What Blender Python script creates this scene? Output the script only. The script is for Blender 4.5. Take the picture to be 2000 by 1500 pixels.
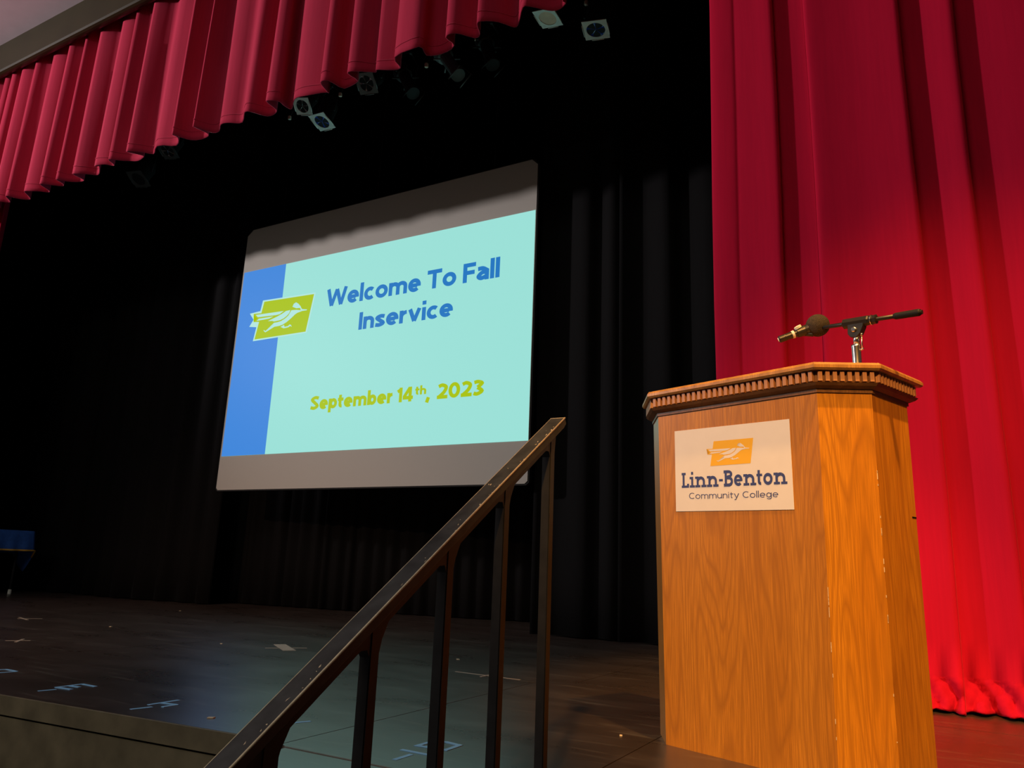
import bpy, bmesh, math, random
from mathutils import Vector, Matrix
from math import sin, cos, pi, radians as R
random.seed(7)
for o in list(bpy.data.objects): bpy.data.objects.remove(o)
C = bpy.context.scene.collection
S = bpy.context.scene

# ---------------------------------------------------------------- camera
cd = bpy.data.cameras.new('camera'); cam = bpy.data.objects.new('camera', cd); C.objects.link(cam)
p_, r_, y_ = R(13.36), R(2.17), R(29.75)
F = Vector((-sin(y_)*cos(p_), cos(y_)*cos(p_), sin(p_)))
R0 = Vector((cos(y_), sin(y_), 0)); U0 = R0.cross(F)
RR = cos(r_)*R0 + sin(r_)*U0; UU = -sin(r_)*R0 + cos(r_)*U0
M = Matrix((( RR.x, UU.x, -F.x, 0), (RR.y, UU.y, -F.y, 0), (RR.z, UU.z, -F.z, .55), (0, 0, 0, 1)))
cam.matrix_world = M
cd.sensor_width = 36; cd.lens = 1485/2000*36; cd.clip_start = .05; cd.clip_end = 100
S.camera = cam
# ---------------------------------------------------------------- world, exposure, lights
w = bpy.data.worlds.new('world'); S.world = w; w.use_nodes = True
w.node_tree.nodes['Background'].inputs[0].default_value = (.5, .5, .55, 1)
w.node_tree.nodes['Background'].inputs[1].default_value = .03
S.view_settings.view_transform = 'Standard'; S.view_settings.look = 'None'
S.view_settings.exposure = 0; S.view_settings.gamma = 1; S.view_settings.use_curve_mapping = False

def light(name, kind, loc, target, energy, color, **k):
    l = bpy.data.lights.new(name, kind); l.energy = energy; l.color = color
    for a, b in k.items(): setattr(l, a, b)
    o = bpy.data.objects.new(name, l); C.objects.link(o); o.location = loc
    o.rotation_euler = (Vector(target)-Vector(loc)).to_track_quat('-Z', 'Y').to_euler()
    return o
WARM = (1, .49, .13)
# can lights in the house ceiling in front of the podium
light('podium_downlight', 'SPOT', (1.05, 1.0, 6.0), (.05, 3.38, .6), 1900, WARM, spot_size=R(35), spot_blend=1, shadow_soft_size=.08)
light('podium_frontlight', 'SPOT', (1.3, -4.2, 5.6), (-.45, 2.70, .66), 2900, WARM, spot_size=R(16), spot_blend=.7, shadow_soft_size=.15)
# a wide warm wash from the house, cut off above by the valance
light('stage_wash', 'SPOT', (-5.5, -7.5, 5.4), (-6.0, 5.4, -.9), 1700, (1, .58, .38), spot_size=R(30), spot_blend=1, shadow_soft_size=.06)
# house light high on house left, raking over the valance
light('house_light', 'SPOT', (-13.4, -2.0, 4.95), (-4.5, 3.84, 5.9), 3900, (1, .90, .92), spot_size=R(70), spot_blend=1, shadow_soft_size=.2)
light('house_fill', 'AREA', (-3, -4, 5.9), (-3, -3, 0), 220, (1, .90, .78), size=4)  # soft overhead fill added to lift fold shade, rail and fascia
light('ceiling_fill', 'AREA', (-9.5, -.5, 5.0), (-9, 1.2, 6.2), 24, (1, .86, .88), size=2.5)  # upward fill added to brighten the ceiling, not a cove fixture
# projector's spill over the screen from house left; slide image itself is emissive
light('projector_beam', 'SPOT', (-7.5, -2, 3.38), (-4.9, 5.6, 2.6), 60, (.95, 1, .88), spot_size=R(40), spot_blend=.25, shadow_soft_size=.05)

# ---------------------------------------------------------------- helpers
def link(o, parent=None):
    C.objects.link(o)
    if parent: o.parent = parent
    return o
def obj(name, bm, mat, parent=None, smooth=False):
    me = bpy.data.meshes.new(name); bm.normal_update(); bm.to_mesh(me); bm.free()
    for m in (mat if isinstance(mat, (list, tuple)) else [mat]): me.materials.append(m)
    if smooth:
        for f in me.polygons: f.use_smooth = True
    o = bpy.data.objects.new(name, me); link(o, parent)
    return o
def tag(o, label, cat, group=None, kind=None):
    o['label'] = label; o['category'] = cat
    if group: o['group'] = group
    if kind: o['kind'] = kind
    return o
def thing(name, label, cat, loc=(0, 0, 0), rz=0, group=None):
    o = bpy.data.objects.new(name, None); C.objects.link(o); o.location = loc; o.rotation_euler = (0, 0, rz)
    o.empty_display_size = .1
    return tag(o, label, cat, group)
def struct(o): o['kind'] = 'structure'; return o
def box(bm, x0, x1, y0, y1, z0, z1, bevel=0):
    vs = [bm.verts.new(p) for p in ((x0,y0,z0),(x1,y0,z0),(x1,y1,z0),(x0,y1,z0),(x0,y0,z1),(x1,y0,z1),(x1,y1,z1),(x0,y1,z1))]
    fs = [bm.faces.new([vs[i] for i in q]) for q in ((3,2,1,0),(4,5,6,7),(0,1,5,4),(1,2,6,5),(2,3,7,6),(3,0,4,7))]
    if bevel:
        es = list({e for f in fs for e in f.edges})
        bmesh.ops.bevel(bm, geom=es, offset=bevel, segments=2, profile=.6, affect='EDGES')
    return vs
def BM(): return bmesh.new()
def bx(*a, **k):
    bm = BM(); box(bm, *a, **k); return bm
def prism(bm, pts, z0, z1, top=None):
    """polygon pts (x,y) counter-clockwise extruded z0..z1; top: other outline at z1"""
    top = top or pts
    a = [bm.verts.new((x, y, z0)) for x, y in pts]; b = [bm.verts.new((x, y, z1)) for x, y in top]
    bm.faces.new(a[::-1]); bm.faces.new(b)
    n = len(pts)
    for i in range(n): bm.faces.new((a[i], a[(i+1) % n], b[(i+1) % n], b[i]))
def frame_of(d):
    d = Vector(d).normalized(); u = d.cross(Vector((0, 0, 1)))
    if u.length < 1e-3: u = Vector((1, 0, 0))
    u.normalize(); return u, d.cross(u)
def tube(bm, pts, rad, n=14, caps=True):
    """round tube through pts; rad number or list"""
    pts = [Vector(p) for p in pts]; rings = []
    for i, p in enumerate(pts):
        d = (pts[min(i+1, len(pts)-1)]-pts[max(i-1, 0)])
        if i == 0: u, v = frame_of(d)
        else:
            dn = d.normalized(); u = (u-dn*u.dot(dn)).normalized(); v = dn.cross(u)
        r = rad[i] if isinstance(rad, (list, tuple)) else rad
        rings.append([bm.verts.new(p+r*(cos(2*pi*k/n)*u+sin(2*pi*k/n)*v)) for k in range(n)])
    for a, b in zip(rings, rings[1:]):
        for k in range(n):
            f = bm.faces.new((a[k], a[(k+1) % n], b[(k+1) % n], b[k])); f.smooth = True
    if caps: bm.faces.new(rings[0][::-1]); bm.faces.new(rings[-1])
def lathe(bm, p0, d, prof, n=20):
    """profile list of (distance along d, radius)"""
    p0 = Vector(p0); d = Vector(d).normalized(); u, v = frame_of(d); rings = []
    for t, r in prof: rings.append([bm.verts.new(p0+d*t+max(r, 1e-4)*(cos(2*pi*k/n)*u+sin(2*pi*k/n)*v)) for k in range(n)])
    for a, b in zip(rings, rings[1:]):
        for k in range(n): bm.faces.new((a[k], a[(k+1) % n], b[(k+1) % n], b[k]))
    bm.faces.new(rings[0][::-1]); bm.faces.new(rings[-1])
def catmull(P, k=4, closed=False):
    out = []; n = len(P)
    for i in range(n-1):
        p0 = Vector(P[max(i-1, 0)]); p1 = Vector(P[i]); p2 = Vector(P[i+1]); p3 = Vector(P[min(i+2, n-1)])
        for j in range(k):
            t = j/k
            out.append(.5*((2*p1)+(p2-p0)*t+(2*p0-5*p1+4*p2-p3)*t*t+(3*p1-p0-3*p2+p3)*t**3))
    out.append(Vector(P[-1])); return out

# ---------------------------------------------------------------- materials
class N:
    def __init__(s, name):
        s.m = bpy.data.materials.new(name); s.m.use_nodes = True; s.t = s.m.node_tree
        s.b = s.t.nodes['Principled BSDF']
    def n(s, typ, **k):
        nd = s.t.nodes.new(typ)
        for a, v in k.items():
            if a.startswith('i_'):
                key = a[2:]; key = int(key) if key.isdigit() else key.replace('_', ' ')
                nd.inputs[key].default_value = v
            else: setattr(nd, a, v)
        return nd
    def l(s, a, ao, b, bi): s.t.links.new(a.outputs[ao], b.inputs[bi])
    def coords(s, scale=(1, 1, 1), loc=(0, 0, 0), which='Object'):
        tc = s.n('ShaderNodeTexCoord'); mp = s.n('ShaderNodeMapping'); mp.inputs['Scale'].default_value = scale; mp.inputs['Location'].default_value = loc
        s.l(tc, which, mp, 'Vector'); return mp
    def ramp(s, stops):
        r = s.n('ShaderNodeValToRGB'); e = r.color_ramp.elements
        while len(e) < len(stops): e.new(.5)
        for x, (p, c) in zip(e, stops): x.position = p; x.color = (*c, 1)
        return r
    def set(s, **k):
        for a, v in k.items(): s.b.inputs[a.replace('_', ' ')].default_value = v
        return s
def flat(name, col, rough=.5, metal=0, spec=.5, noise=0, bump=0, nscale=20, **k):
    m = N(name); m.set(Roughness=rough, Metallic=metal, Base_Color=(*col, 1)); m.b.inputs['Specular IOR Level'].default_value = spec
    for a, v in k.items(): m.b.inputs[a.replace('_', ' ')].default_value = v
    mp = m.coords(); nz = m.n('ShaderNodeTexNoise', i_Scale=nscale, i_Detail=5.0); m.l(mp, 0, nz, 'Vector')
    if noise:
        r = m.ramp([(.3, tuple(c*(1-noise) for c in col)), (.7, tuple(min(1, c*(1+noise)) for c in col))])
        m.l(nz, 'Fac', r, 'Fac'); m.l(r, 'Color', m.b, 'Base Color')
    if bump:
        b = m.n('ShaderNodeBump', i_Strength=bump, i_Distance=.01); m.l(nz, 'Fac', b, 'Height'); m.l(b, 'Normal', m.b, 'Normal')
    return m.m
def emit(name, col, strength=1.0, rough=.42):
    m = N(name); m.set(Base_Color=(.006, .006, .006, 1), Roughness=rough, Emission_Color=(*col, 1), Emission_Strength=strength)
    m.b.inputs['Specular IOR Level'].default_value = .04
    return m.m
def s2l(r, g, b):
    f = lambda c: (c/255/12.92 if c <= 10 else ((c/255+.055)/1.055)**2.4)
    return (f(r), f(g), f(b))
def velvet(name, col, sheen, scol, rough=.9, spec=.12):
    m = N(name); m.set(Roughness=rough, Sheen_Weight=sheen, Sheen_Roughness=.35, Sheen_Tint=(*scol, 1))
    m.b.inputs['Specular IOR Level'].default_value = spec
    mp = m.coords((60, 60, 3)); nz = m.n('ShaderNodeTexNoise', i_Scale=1.0, i_Detail=4.0); m.l(mp, 0, nz, 'Vector')
    r = m.ramp([(.3, tuple(c*.95 for c in col)), (.7, tuple(c*1.05 for c in col))]); m.l(nz, 'Fac', r, 'Fac'); m.l(r, 'Color', m.b, 'Base Color')
    n2 = m.n('ShaderNodeTexNoise', i_Scale=900.0, i_Detail=1.0); mp2 = m.coords(); m.l(mp2, 0, n2, 'Vector')
    b = m.n('ShaderNodeBump', i_Strength=.12, i_Distance=.002); m.l(n2, 'Fac', b, 'Height'); m.l(b, 'Normal', m.b, 'Normal')
    return m.m
def oak(name, dark, light_, grain, seedx=0.0, zs=.55, lines=9.0, rough=.42, coat=0.0):
    m = N(name); m.set(Roughness=rough); m.b.inputs['Specular IOR Level'].default_value = .35; m.b.inputs['Coat Weight'].default_value = coat; m.b.inputs['Coat Roughness'].default_value = .22 if coat < .9 else .36
    mp = m.coords((1, 1, zs*.16), (seedx, seedx*.3, seedx*.1))
    big = m.n('ShaderNodeTexNoise', i_Scale=5.0, i_Detail=2.0); m.l(mp, 0, big, 'Vector')
    # cathedral grain: rings of a stretched, wandering field
    ml = m.n('ShaderNodeMath', operation='MULTIPLY', i_1=lines); m.l(big, 'Fac', ml, 0)
    fr = m.n('ShaderNodeMath', operation='PINGPONG', i_1=.5); m.l(ml, 0, fr, 0)
    rg = m.ramp([(0, (1, 1, 1)), (.08, (.7,)*3), (.26, (0, 0, 0))]); m.l(fr, 0, rg, 'Fac')
    # fine pores
    mp2 = m.coords((330, 330, 9.0), (seedx, 0, 0)); fine = m.n('ShaderNodeTexNoise', i_Scale=1.0, i_Detail=3.0); m.l(mp2, 0, fine, 'Vector')
    r2 = m.ramp([(.36, (0, 0, 0)), (.66, (1, 1, 1))]); m.l(fine, 'Fac', r2, 'Fac')
    mp3 = m.coords((7, 7, .5), (seedx+3, 0, 0)); med = m.n('ShaderNodeTexNoise', i_Scale=1.0, i_Detail=3.0); m.l(mp3, 0, med, 'Vector')
    base = m.ramp([(.3, dark), (.7, light_)]); m.l(med, 'Fac', base, 'Fac')
    m1 = m.n('ShaderNodeMix', data_type='RGBA'); m.l(base, 'Color', m1, 6); m1.inputs[7].default_value = (*grain, 1)
    mulf = m.n('ShaderNodeMath', operation='MULTIPLY', i_1=.5); m.l(rg, 'Color', mulf, 0); 
    mul2 = m.n('ShaderNodeMath', operation='MULTIPLY'); m.l(mulf, 0, mul2, 0)
    add = m.n('ShaderNodeMath', operation='ADD', i_1=.35); m.l(r2, 'Color', add, 0); m.l(add, 0, mul2, 1); m.l(mul2, 0, m1, 0)
    m2 = m.n('ShaderNodeMix', data_type='RGBA'); m.l(m1, 2, m2, 6); m2.inputs[7].default_value = (*[c*.62 for c in dark], 1)
    inv = m.n('ShaderNodeMath', operation='MULTIPLY_ADD', i_1=-.68, i_2=.68); m.l(r2, 'Color', inv, 0); m.l(inv, 0, m2, 0)
    m.l(m2, 2, m.b, 'Base Color')
    bp = m.n('ShaderNodeBump', i_Strength=.15, i_Distance=.002); m.l(fine, 'Fac', bp, 'Height'); m.l(bp, 'Normal', m.b, 'Normal')
    return m.m
def stage_paint(name):
    m = N(name); m.b.inputs['Specular IOR Level'].default_value = 1.0
    mp = m.coords((1.1, 2.2, 1)); n1 = m.n('ShaderNodeTexNoise', i_Scale=1.6, i_Detail=7.0, i_Roughness=.62); m.l(mp, 0, n1, 'Vector')
    base = m.ramp([(.28, (.030, .019, .014)), (.55, (.044, .029, .022)), (.8, (.070, .050, .039))]); m.l(n1, 'Fac', base, 'Fac')
    # long pale scuffs
    mp2 = m.coords((2.2, 19, 1)); mp2.inputs['Rotation'].default_value = (0, 0, R(12)); n2 = m.n('ShaderNodeTexNoise', i_Scale=1.4, i_Detail=4.0, i_Distortion=.8); m.l(mp2, 0, n2, 'Vector')
    sc = m.ramp([(.58, (0, 0, 0)), (.70, (1, 1, 1))]); m.l(n2, 'Fac', sc, 'Fac')
    mx = m.n('ShaderNodeMix', data_type='RGBA'); m.l(base, 'Color', mx, 6); mx.inputs[7].default_value = (.13, .115, .10, 1)
    f = m.n('ShaderNodeMath', operation='MULTIPLY', i_1=.5); m.l(sc, 'Color', f, 0); m.l(f, 0, mx, 0)
    m.l(mx, 2, m.b, 'Base Color')
    rr = m.n('ShaderNodeMapRange'); rr.inputs['To Min'].default_value = .22; rr.inputs['To Max'].default_value = .36; m.l(n1, 'Fac', rr, 0); m.l(rr, 0, m.b, 'Roughness')
    m.set(IOR=1.95); b = m.n('ShaderNodeBump', i_Strength=.03, i_Distance=.002); m.l(n1, 'Fac', b, 'Height'); m.l(b, 'Normal', m.b, 'Normal')
    return m.m
RED = velvet('red_velvet', (.50, .0045, .034), .12, (1, .25, .40))
REDV = velvet('red_velvet_valance', (.38, .018, .050), .22, (1, .45, .55))
BLACK = velvet('black_velour', (.0085, .0084, .0086), .02, (.6, .7, .75), spec=.03)
LOFT = flat('black_loft_paint', (.006, .006, .007), .9, spec=.1)
FLOOR = stage_paint('worn_black_stage_paint')
GAP = flat('seam_black', (.004, .004, .004), .9, spec=.1)
OLIVE = flat('olive_brown_paint', (.17, .145, .090), .6, spec=.3, noise=.25, nscale=9)
HEADER = flat('header_bronze_paint', (.020, .0165, .006), .32, spec=.25, noise=.12, nscale=3)
PLASTER = flat('mauve_white_plaster', (.50, .41, .43), .9, spec=.2, noise=.04, nscale=6)
WALLH = flat('house_wall_paint', (.30, .25, .22), .9, spec=.2, noise=.06)
CARPET = flat('house_carpet', (.04, .035, .035), 1, spec=.05, noise=.3, nscale=60)
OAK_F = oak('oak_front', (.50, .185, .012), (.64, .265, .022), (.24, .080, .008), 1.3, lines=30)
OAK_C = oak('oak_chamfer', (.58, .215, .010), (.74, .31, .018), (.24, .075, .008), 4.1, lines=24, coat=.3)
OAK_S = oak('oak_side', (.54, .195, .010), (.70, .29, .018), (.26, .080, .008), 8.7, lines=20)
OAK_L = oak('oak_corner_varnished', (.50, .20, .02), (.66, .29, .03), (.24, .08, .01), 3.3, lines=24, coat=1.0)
OAK_T = oak('oak_trim', (.50, .24, .060), (.66, .34, .10), (.16, .06, .02), 2.2, zs=4, coat=.5)
OAK_D = oak('oak_dark_moulding', (.17, .075, .026), (.26, .12, .045), (.05, .02, .01), 6.2, zs=4)
DENT = oak('oak_dentil', (.50, .23, .10), (.62, .31, .15), (.25, .08, .03), 5.5, zs=3)
PAPER = flat('white_poster', (.78, .75, .74), .55, noise=.02)
NAVY = flat('navy_ink', (.035, .055, .22), .6)
GREENINK = flat('lime_ink', (.85, .47, .003), .6)
RAILP = flat('worn_black_rail_paint', (.050, .054, .055), .55, spec=.25, noise=.35, nscale=22, bump=.1)
BARE = flat('bare_wood_edge', (.80, .66, .44), .6, noise=.2, nscale=60)
STEEL = flat('black_steel', (.020, .020, .021), .50, spec=.25, noise=.2, nscale=30)
SCREENF = flat('screen_fabric', (.42, .40, .355), .85, spec=.2)
SCREENB = flat('screen_black_backing', (.01, .01, .01), .9)
CHROME = flat('chrome', (.80, .76, .72), .24, metal=1)
MICB = flat('black_mic_metal', (.018, .017, .016), .38, spec=.5, noise=.15)
FOAM = flat('foam_windscreen', (.060, .050, .040), 1, spec=.1, noise=.35, bump=.6, nscale=420)
SILVER = flat('galvanised_metal', (.80, .86, .78), .5, metal=.15, noise=.1, nscale=18)
GELB = flat('blue_gel', (.020, .075, .48), .10, spec=1, bump=1.0, nscale=9)
GELC = flat('clear_lens', (.30, .31, .30), .10, metal=.8, bump=1.0, nscale=14)
GELA = flat('amber_diffusion', (.95, .80, .55), .5, noise=.10, nscale=12)
FIXT = flat('fixture_black', (.010, .012, .012), .6, spec=.25)
FIXG = flat('fixture_grey_green', (.10, .14, .135), .5)
TAPEB = flat('blue_tape', (.26, .58, 1.0), .5, noise=.08)
TAPEW = flat('pale_spike_tape', (.42, .36, .29), .6, noise=.1)
CLOTH = flat('royal_blue_cloth', (.020, .10, .42), .8, noise=.15, nscale=30)
GOLD = flat('gold_braid', (.75, .42, .05), .6)
PLUG = flat('cream_plug', (.60, .56, .44), .5)
SL_W = emit('slide_pale_cyan', s2l(155, 224, 215))
SL_B = emit('slide_blue', s2l(62, 134, 218))
SL_T = emit('slide_text_blue', s2l(34, 118, 192))
SL_G = emit('slide_lime', s2l(168, 194, 0))
SL_O = emit('slide_logo_outline', s2l(176, 228, 220))

# ---------------------------------------------------------------- stroke lettering
def arc(cx, cy, rx, ry, a0, a1, n=14): return [(cx+rx*cos(R(a0+(a1-a0)*i/n)), cy+ry*sin(R(a0+(a1-a0)*i/n))) for i in range(n+1)]
def cm(P, k=5): return [(v.x, v.y) for v in catmull([(a, b, 0) for a, b in P], k)]
def glyph(ch, t, slab=False):
    h = t/2; xh = .71; L = []; sl = []
    def foot(x, y, w=2.5):
        if slab: sl.append(((x-t*w/2, y), (x+t*w/2, y)))
    def head(x, y): 
        if slab: sl.append(((x-t*1.25, y), (x+t*.3, y)))
    if ch == 'I': w = t; L = [[(h, 0), (h, 1)]]
    elif ch == 'l': w = t; L = [[(h, 0), (h, 1.04)]]
    elif ch == 'i':
        w = t; L = [[(h, 0), (h, xh)]]; L.append([(h, .84+h*.1), (h, .84+t*1.05)]); foot(h, h*.8); head(h, xh-h*.8)
    elif ch == 'o': w = .74; L = [arc(w/2, xh/2, w/2-h, xh/2-h+.01, 90, 450, 28)]
    elif ch == 'c': w = .64; L = [arc(w*.56, xh/2, w*.56-h, xh/2-h+.01, 48, 312, 22)]
    elif ch == 'e': w = .72; L = [arc(w/2, xh/2, w/2-h, xh/2-h+.01, 0, 315, 24), [(h, xh*.5), (w-h*.9, xh*.5)]]; L[1] = [(h, xh*.49), (w-t*.9, xh*.49)]; L.append([(w-h, xh*.55), (w-h, xh*.49-t*.32)])
    elif ch == 'n': w = .66+.1*slab; L = [[(h, 0), (h, xh)], [(h, xh*.55)]+arc(w/2, xh-h-(w/2-h)*.85, w/2-h, (w/2-h)*.85, 165, 0, 10)+[(w-h, 0)]]; foot(h, h*.8); foot(w-h, h*.8); head(h, xh-h*.8)
    elif ch == 'h': w = .66; L = [[(h, 0), (h, 1.04)], [(h, xh*.55)]+arc(w/2, xh-h-(w/2-h)*.85, w/2-h, (w/2-h)*.85, 165, 0, 10)+[(w-h, 0)]]
    elif ch == 'u': w = .66; L = [[(w-h, 0), (w-h, xh)], [(w-h, xh*.45)]+arc(w/2, h+(w/2-h)*.85, w/2-h, (w/2-h)*.85, -15, -180, 10)+[(h, xh)]]
    elif ch == 'm':
        w = 1.08; a = (w-2*h)/2; L = [[(h, 0), (h, xh)]]
        for k in (0, 1): x0 = h+k*a; L.append([(x0, xh*.55)]+arc(x0+a/2, xh-h-a*.42, a/2, a*.42, 165, 0, 10)+[(x0+a, 0)])
    elif ch == 'r': w = .44; L = [[(h, 0), (h, xh)], [(h, xh*.5)]+arc(w*.95, xh*.48, w*.95-h, xh*.52-h, 165, 92, 8)]
    elif ch == 'v': w = .72; L = [[(h*.9, xh), (w/2, h*.3)], [(w-h*.9, xh), (w/2, h*.3)]]
    elif ch == 'y': w = .70; L = [[(h*.9, xh), (w/2, .02)], [(w-h*.9, xh), (w*.40, -.16), (w*.30, -.24), (w*.08, -.24)]]
    elif ch == 's': w = .60; L = [cm([(w*.92, xh*.80), (w*.52, xh-h), (h*1.05, xh*.72), (w*.5, xh*.5), (w-h*1.05, xh*.28), (w*.48, h), (w*.05, xh*.19)])]
    elif ch == 'S': w = .74; L = [cm([(w*.92, .83), (w*.52, 1-h), (h*1.05, .74), (w*.5, .51), (w-h*1.05, .27), (w*.48, h), (w*.05, .18)])]
    elif ch == 'a': w = .64; L = [cm([(w*.10, xh*.84), (w*.48, xh-h), (w-h, xh*.66)])+[(w-h, 0)], cm([(w-h, xh*.54), (w*.46, xh*.55), (h, xh*.30), (w*.40, h), (w-h, xh*.26)])]
    elif ch == 'p': w = .72; L = [[(h, -.28), (h, xh)], arc(w/2+h*.3, xh/2, w/2-h*1.3, xh/2-h+.01, 180, 540, 26)]
    elif ch == 'b': w = .72; L = [[(h, 0), (h, 1.04)], arc(w/2+h*.3, xh/2, w/2-h*1.3, xh/2-h+.01, 180, 540, 26)]
    elif ch == 'g': w = .70; L = [[(w-h, xh), (w-h, .0)]+arc(w/2, -.02, w/2-h, .26-h, 0, -150, 10), arc(w/2-h*.3, xh/2, w/2-h*1.3, xh/2-h+.01, 0, 360, 26)]
    elif ch == 't':
        w = .46; x = w*.42; L = [[(x, .92), (x, t*1.1)]+arc(x+.13, h+.12, .13, .12, 180, 285, 6), [(0, xh-h), (w, xh-h)]]
    elif ch == 'T': w = .80; L = [[(0, 1-h), (w, 1-h)], [(w/2, 0), (w/2, 1-h)]]
    elif ch == 'F': w = .66; L = [[(h, 0), (h, 1)], [(0, 1-h), (w, 1-h)], [(0, .50), (w*.92, .50)]]
    elif ch == 'L': w = .68; x = t*.95; L = [[(x, 0), (x, 1)]]; sl = [((x-t*.95, 1-h*.8), (x+t*1.1, 1-h*.8)), ((0, h*.8), (w, h*.8))]; L.append([(w-h*.8, 0), (w-h*.8, .26)])
    elif ch == 'W': w = 1.30; L = [[(h*.8, 1), (w*.27, .02)], [(w*.27, .02), (w/2, .93)], [(w/2, .93), (w*.73, .02)], [(w*.73, .02), (w-h*.8, 1)]]
    elif ch == 'C': w = .86; L = [arc(w*.56, .5, w*.56-h, .5-h, 48, 312, 24)]
    elif ch == 'B':
        w = .80; x = t*.95
        L = [[(x, 0), (x, 1)], [(0, 1-h*.8), (w*.50, 1-h*.8)]+arc(w*.50, .765, w*.34-h*.2, .235-h*.8, 90, -90, 12)+[(x, .53)], [(x, .53), (w*.52, .53)]+arc(w*.54, .265+h*.4, w*.46-h, .265-h*.4, 90, -90, 12)+[(0, h*.8)]]
    elif ch == '-': w = .34; L = [[(0, .40), (w, .40)]]
    elif ch == '1': w = .36; L = [[(w-h, 0), (w-h, 1)], [(w-h, 1-h*1.1), (0, .72)]]
    elif ch == '4': w = .76; L = [[(w-h*1.9, 0), (w-h*1.9, 1)], [(w-h*2.2, .95), (h*.7, .32)], [(0, .32-h*.4), (w, .32-h*.4)]]
    elif ch == '2': w = .70; L = [cm([(h*.8, .80), (w*.47, 1-h), (w-h, .74), (w*.66, .43), (h*1.2, h*1.2)]), [(0, h), (w, h)]]
    elif ch == '0': w = .76; L = [arc(w/2, .5, w/2-h, .5-h, 90, 450, 30)]
    elif ch == '3': w = .70; L = [cm([(h*.7, .84), (w*.45, 1-h), (w-h*1.1, .77), (w*.42, .53)]), cm([(w*.42, .53), (w-h, .29), (w*.42, h), (h*.5, .17)])]
    elif ch == ',': w = .22; L = [[(w*.75, .18), (w*.2, -.17)]]
    else: w = .32
    L += [list(s) for s in sl]
    return L, w
def strip(out, pts, t):
    """flat ribbon along pts -> quads in out"""
    pts = [Vector(p).to_2d() for p in pts]; n = len(pts); a = []; b = []
    closed = (pts[0]-pts[-1]).length < 1e-5
    for i in range(n):
        if closed: d0 = (pts[i]-pts[i-1 if i else n-2]); d1 = (pts[(i+1) if i < n-1 else 1]-pts[i])
        else: d0 = (pts[i]-pts[max(i-1, 0)]); d1 = (pts[min(i+1, n-1)]-pts[i])
        if d0.length < 1e-7: d0 = d1
        if d1.length < 1e-7: d1 = d0
        d0 = d0.normalized(); d1 = d1.normalized(); d = (d0+d1).normalized() if (d0+d1).length > 1e-3 else d0
        nn = Vector((-d.y, d.x)); k = t/2/max(.5, nn.dot(Vector((-d0.y, d0.x))))
        a.append(pts[i]+nn*k); b.append(pts[i]-nn*k)
    for i in range(n-1): out.append((a[i], b[i], b[i+1], a[i+1]))
def textquads(txt, t, width, height, ls=.16, slab=False, sp=.36, marks=False):
    """quads laid out from (0,0) to (width,·) with cap height `height`"""
    Q = []; x = 0
    for ch in txt:
        if ch == ' ':
            x += sp
            if marks: Q.append(None)
            continue
        L, w = glyph(ch, t, slab)
        if slab and ch in 'n': pass
        k = 0
        q = []
        for s in L: strip(q, s, t if not (slab and len(s) == 2 and abs(s[0][1]-s[1][1]) < 1e-6) else t*.8)
        if slab and ch in 'in': k = t*.75
        Q += [[Vector((v.x+x+k, v.y)) for v in f] for f in q]
        x += w+ls+(k*1.7 if slab else 0)
    W = x-ls; sx = width/W
    return [f if f is None else [Vector((v.x*sx, v.y*height)) for v in f] for f in Q]
def words(txt, t, width, height, **k):
    """one list of quads per word of txt"""
    Q = textquads(txt, t, width, height, marks=True, **k); out = [[]]
    for q in Q:
        if q is None: out.append([])
        else: out[-1].append(q)
    return [o for o in out if o]
def decal(name, quads, place, mat, parent):
    """flat print: quads in 2-D; place(u,v) gives the 3-D point"""
    bm = BM(); step = 0
    for q in quads:
        step += 1; p0 = [Vector(place(v[0], v[1])) for v in q]; vs = [bm.verts.new((p.x, p.y-(step % 40)*1.2e-5, p.z)) for p in p0]
        try: bm.faces.new(vs)
        except ValueError: pass
    bmesh.ops.triangulate(bm, faces=bm.faces[:], ngon_method='EAR_CLIP')
    return obj(name, bm, mat, parent)

# logo in the basis of its parallelogram (u to the right, v downwards)
def luv(P):
    ax, ay = 490, 315; ux, uy = 1110, -100; vx, vy = -80, 705; D = ux*vy-uy*vx
    return [(((x-ax)*vy-(y-ay)*vx)/D, (ux*(y-ay)-uy*(x-ax))/D) for x, y in P]
LOGO_TAIL = luv([(285, 538), (480, 528), (480, 690), (318, 695), (395, 625), (340, 595)])
LOGO_W = [luv(p) for p in (
 [(340, 560), (985, 503), (900, 560), (820, 575), (600, 590), (400, 605)],
 [(430, 632), (600, 615), (765, 598), (680, 635), (560, 652), (385, 672)],
 [(655, 682), (760, 640), (860, 600), (960, 552), (1035, 505), (1130, 490), (1120, 540), (1075, 592), (1010, 640), (930, 672), (800, 692), (755, 680)],
 [(1155, 495), (1270, 490), (1365, 500), (1392, 518), (1300, 545), (1250, 575), (1180, 640), (1090, 710), (1010, 755), (940, 775), (830, 790), (640, 890), (595, 862), (593, 845), (640, 866), (800, 768), (805, 717), (880, 708), (960, 688), (1045, 642), (1105, 592), (1143, 540)],
 [(1165, 432), (1215, 425), (1185, 378), (1240, 398), (1232, 352), (1290, 380), (1345, 425), (1375, 465), (1395, 482), (1500, 490), (1500, 505), (1390, 516), (1360, 494), (1345, 458), (1260, 462)],
 [(970, 795), (1020, 790), (1045, 758), (1062, 795), (1140, 783), (1165, 755), (1200, 760), (1227, 800), (1190, 780), (1150, 805), (1050, 822)])]

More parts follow.
